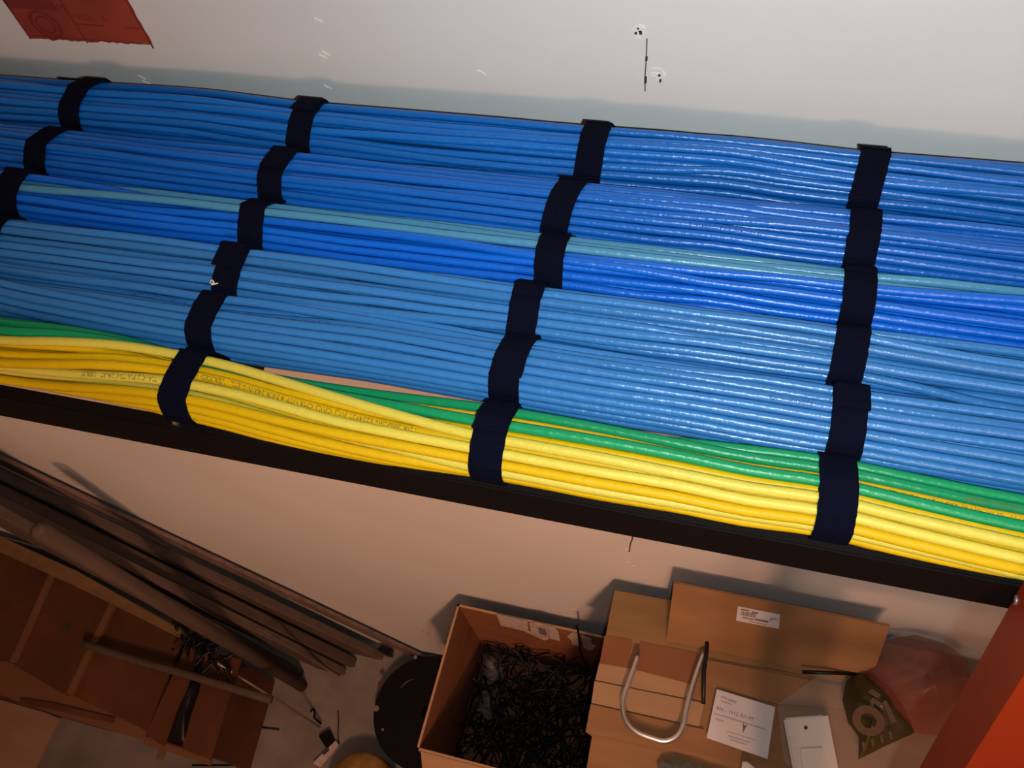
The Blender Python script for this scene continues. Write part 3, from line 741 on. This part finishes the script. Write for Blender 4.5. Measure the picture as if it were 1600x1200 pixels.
decal_text('inked_mark', 'ill', .045, PZ(92, 985, OZ + .008), (XV[0], 0, 0), (0, 1, 0), M_HOLE, old)
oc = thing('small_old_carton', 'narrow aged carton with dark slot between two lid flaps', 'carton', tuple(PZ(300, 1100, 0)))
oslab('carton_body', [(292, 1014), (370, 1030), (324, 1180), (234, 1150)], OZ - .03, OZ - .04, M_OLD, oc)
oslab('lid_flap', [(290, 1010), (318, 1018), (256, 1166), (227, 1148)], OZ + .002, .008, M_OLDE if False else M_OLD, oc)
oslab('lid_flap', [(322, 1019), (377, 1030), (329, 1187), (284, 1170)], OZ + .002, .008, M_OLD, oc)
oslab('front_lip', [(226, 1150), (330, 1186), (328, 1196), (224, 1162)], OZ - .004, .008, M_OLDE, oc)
tag(prism('wooden_batten', [PZ(a, b, OZ + .045) for a, b in ((-160, 772), (0, 838), (120, 892), (283, 982), (276, 994), (110, 912), (0, 862), (-160, 798))], .03, M_BATT, None, direction=(0, 0, -1), bevel=.004),
    'yellow-brown wooden batten lying along the back of the wide old carton', 'batten')
bt = smooth_pts([PZ(130, 1006, OZ + .035), PZ(200, 1028, OZ + .035), PZ(300, 1056, OZ + .035), PZ(424, 1094, OZ + .02)], 3)
tag(tube('thin_batten', bt, .011, M_WOODD, None, 8), 'thin dark batten lying across both old cartons', 'batten')
tag(tube('metal_rod', [PZ(340, 1036, OZ + .05), PZ(420, 1086, .2), PZ(500, 1136, .03)], .0035, M_ROD, None, 7), 'thin pale rod sloping from the old carton to the floor', 'rod')
# bundle of black ties on the slot
rr = random.Random(9); parts = []
for k in range(46):
    t = rr.random(); px = 283 + 62 * t + rr.uniform(-8, 8); py = 985 + 45 * t + rr.uniform(-10, 10)
    p = PZ(px, py, OZ + rr.uniform(.012, .05)); an = rr.uniform(0, 6.28); pts = [p]
    for s in range(4):
        an += rr.uniform(-.9, .9); p = p + Vector((math.cos(an), math.sin(an), rr.uniform(-.3, .3))) * .013; p.z = max(OZ + .006, p.z); pts.append(p.copy())
    parts.append(tube_vf(pts, .0035, 5))
tag(multi('cable_tie_heap', parts, M_BLK, None, True), 'small heap of black ties lying on the narrow old carton', 'cable ties', kind='stuff')
tag(blob('slot_dark_fill', [(308, 1030), (318, 1032), (312, 1080), (298, 1120), (288, 1160), (262, 1156), (278, 1110), (300, 1066)], OZ + .004, .018, M_BLK, None, 17, crump=.012),  # black sheet added for the dark gap and the cable inside it
    'black fill giving the narrow carton slot its dark gap and black cable', 'plastic scrap')
# pale board at the very corner
tag(prism('pale_board', [PZ(a, b, .012) for a, b in ((-120, 1050), (0, 1086), (92, 1122), (48, 1215), (20, 1290), (-200, 1220))], .011, M_PLY, None, direction=(0, 0, -1)),
    'flat pale reddish board on the floor at the lower left corner', 'board')

# ------------------------------------------------------------------ small things on the floor
tag(prism('plastic_clip', [PZ(a, b, .014) for a, b in ((387, 1114), (392, 1109), (404, 1107), (408, 1111), (402, 1117), (390, 1121))], .013, M_BLK, None, direction=(0, 0, -1)),
    'small black plastic clip on the floor beside the narrow old carton', 'clip')
tag(tube('cut_wire', [PZ(388, 1134, .003), PZ(412, 1137, .003), PZ(436, 1140, .003)], .0028, M_BLK, None, 6), 'short straight black wire on the floor below the small clip', 'wire')
tag(tube('cut_wire', smooth_pts([PZ(485, 1112, .004), PZ(490, 1108, .006), PZ(492, 1114, .004), PZ(491, 1121, .003), PZ(497, 1127, .003), PZ(502, 1131, .003)], 4), .0030, M_BLKM, None, 6), 'curled dark wire end on the floor above the pale cased plug', 'wire')
tag(tube('cut_wire', smooth_pts([PZ(528, 1110, .003), PZ(529, 1130, .003), PZ(528, 1148, .003), PZ(530, 1165, .003)], 3), .0018, M_BLK, None, 6), 'thin straight dark wire standing out between planks and amber roll', 'wire')
tag(tube('cut_wire', smooth_pts([PZ(612, 1178, .003), PZ(622, 1188, .003), PZ(636, 1204, .003)], 3), .0024, M_BLK, None, 6), 'short black wire on the floor right of the amber roll', 'wire')
tag(tube('cut_wire', smooth_pts([PZ(300, 1196, .003), PZ(345, 1196, .003), PZ(368, 1196, .004), PZ(372, 1201, .003)], 3), .0022, M_BLK, None, 6), 'hooked black wire on the floor at the bottom frame edge', 'wire')
plug = thing('network_plug', 'dark plug in a pale plastic case lying beside the amber roll', 'plug', tuple(PZ(510, 1150, 0)))
prism('plug_body', [PZ(a, b, .018) for a, b in ((497, 1149), (514, 1139), (522, 1157), (508, 1167))], .016, M_BLKM, plug, direction=(0, 0, -1), bevel=.0015)
prism('pale_case', [PZ(a, b, .014) for a, b in ((524, 1157), (529, 1163), (500, 1199), (488, 1192))], .012, M_PAPERI, plug, direction=(0, 0, -1), bevel=.0015)
prism('case_window', [PZ(a, b, .0155) for a, b in ((513, 1169), (515, 1172), (506, 1180), (504, 1178))], .001, M_HOLE, plug, direction=(0, 0, 1))
rc = PZ(560, 1232, .09)
rl = thing('tape_roll', 'roll of amber packing tape on the floor at the bottom edge', 'tape roll', (rc.x, rc.y, 0))
prof = [(.030, .004), (.068, .0), (.078, .010), (.078, .078), (.070, .092), (.046, .097), (.032, .092), (.030, .086)]
v = []; f = []; sg = 36
for i in range(sg):
    a = 2 * math.pi * i / sg
    for (r_, z_) in prof: v.append((math.cos(a) * r_ * 1.25, math.sin(a) * r_ * 1.25, z_))
k = len(prof)
for i in range(sg):
    for q in range(k): f.append((i * k + q, ((i + 1) % sg) * k + q, ((i + 1) % sg) * k + (q + 1) % k, i * k + (q + 1) % k))
link_mesh('tape', v, f, M_AMBER, rl, True)
v = []; f = []
for i in range(sg):
    a = 2 * math.pi * i / sg
    for (r_, z_) in ((.0370, .002), (.0370, .090), (.033, .090), (.033, .002)): v.append((math.cos(a) * r_, math.sin(a) * r_, z_))
for i in range(sg):
    for q in range(4): f.append((i * 4 + q, ((i + 1) % sg) * 4 + q, ((i + 1) % sg) * 4 + (q + 1) % 4, i * 4 + (q + 1) % 4))
link_mesh('cardboard_core', v, f, M_EDGE, rl)
c = PZ(252, 1176, .004)
tag(box('paper_chip', (c.x - .012, c.y - .02, 0), (c.x + .012, c.y + .022, .003), M_BATT, None), 'small pale chip on the floor in front of the narrow old carton', 'chip')

# ------------------------------------------------------------------ orange ladder leaning on the rack
BETA = math.radians(18)
ld = thing('leaning_ladder', 'orange fibreglass ladder leaning on the front rail of the rack', 'ladder', (.40, -.40, 0))
dn = Vector((0, -math.sin(BETA), -math.cos(BETA))); nf = Vector((0, -math.cos(BETA), math.sin(BETA)))   # down the stile; out of its front
P0 = Vector((.164, .200, CH - .494))
top = P0 - dn * .035; foot = P0 + dn * ((P0.z - .012) / math.cos(BETA))
def stile(xa, xb, inward):
    W = .046; t = .005
    def slabp(x_0, x_1, n0, n1, name, m, a=top, b=foot):
        q = []
        for e in (a, b):
            for (xx, nn) in ((x_0, n0), (x_1, n0), (x_1, n1), (x_0, n1)): q.append(Vector((xx, e.y, e.z)) + nf * nn)
        return q, [(0, 3, 2, 1), (4, 5, 6, 7), (0, 1, 5, 4), (1, 2, 6, 5), (2, 3, 7, 6), (3, 0, 4, 7)]
    s = multi('stile', [slabp(xa, xb, W - t, W, '', None), slabp(xa, xa + t, 0, W - t, '', None), slabp(xb - t, xb, 0, W - t, '', None)], M_ORANGE, ld)
    return s
stile(.164, .250, 1); stile(.560, .646, -1)
for s in np.arange(.10, 2.9, .28):
    c = top - Vector((0, 0, 0)) + dn * s + nf * .022
    if c.z < .1: continue
    tube('rung', [Vector((.245, c.y, c.z)), Vector((.4, c.y, c.z)), Vector((.565, c.y, c.z))], .016, M_STEEL, ld, 12)
for xa in (.160, .556):
    pa = foot + nf * .022
    box('rubber_foot', (xa, pa.y - .035, 0), (xa + .094, pa.y + .030, .05), M_BLKM, ld, .004)
rq = ray(1588, 938); rp = Vector((0, 0, CH)) + rq * (.164 / rq.x)
tube('rivet', [Vector((.1642, rp.y, rp.z)), Vector((.1630, rp.y, rp.z))], .0028, M_ROD, ld, 10)
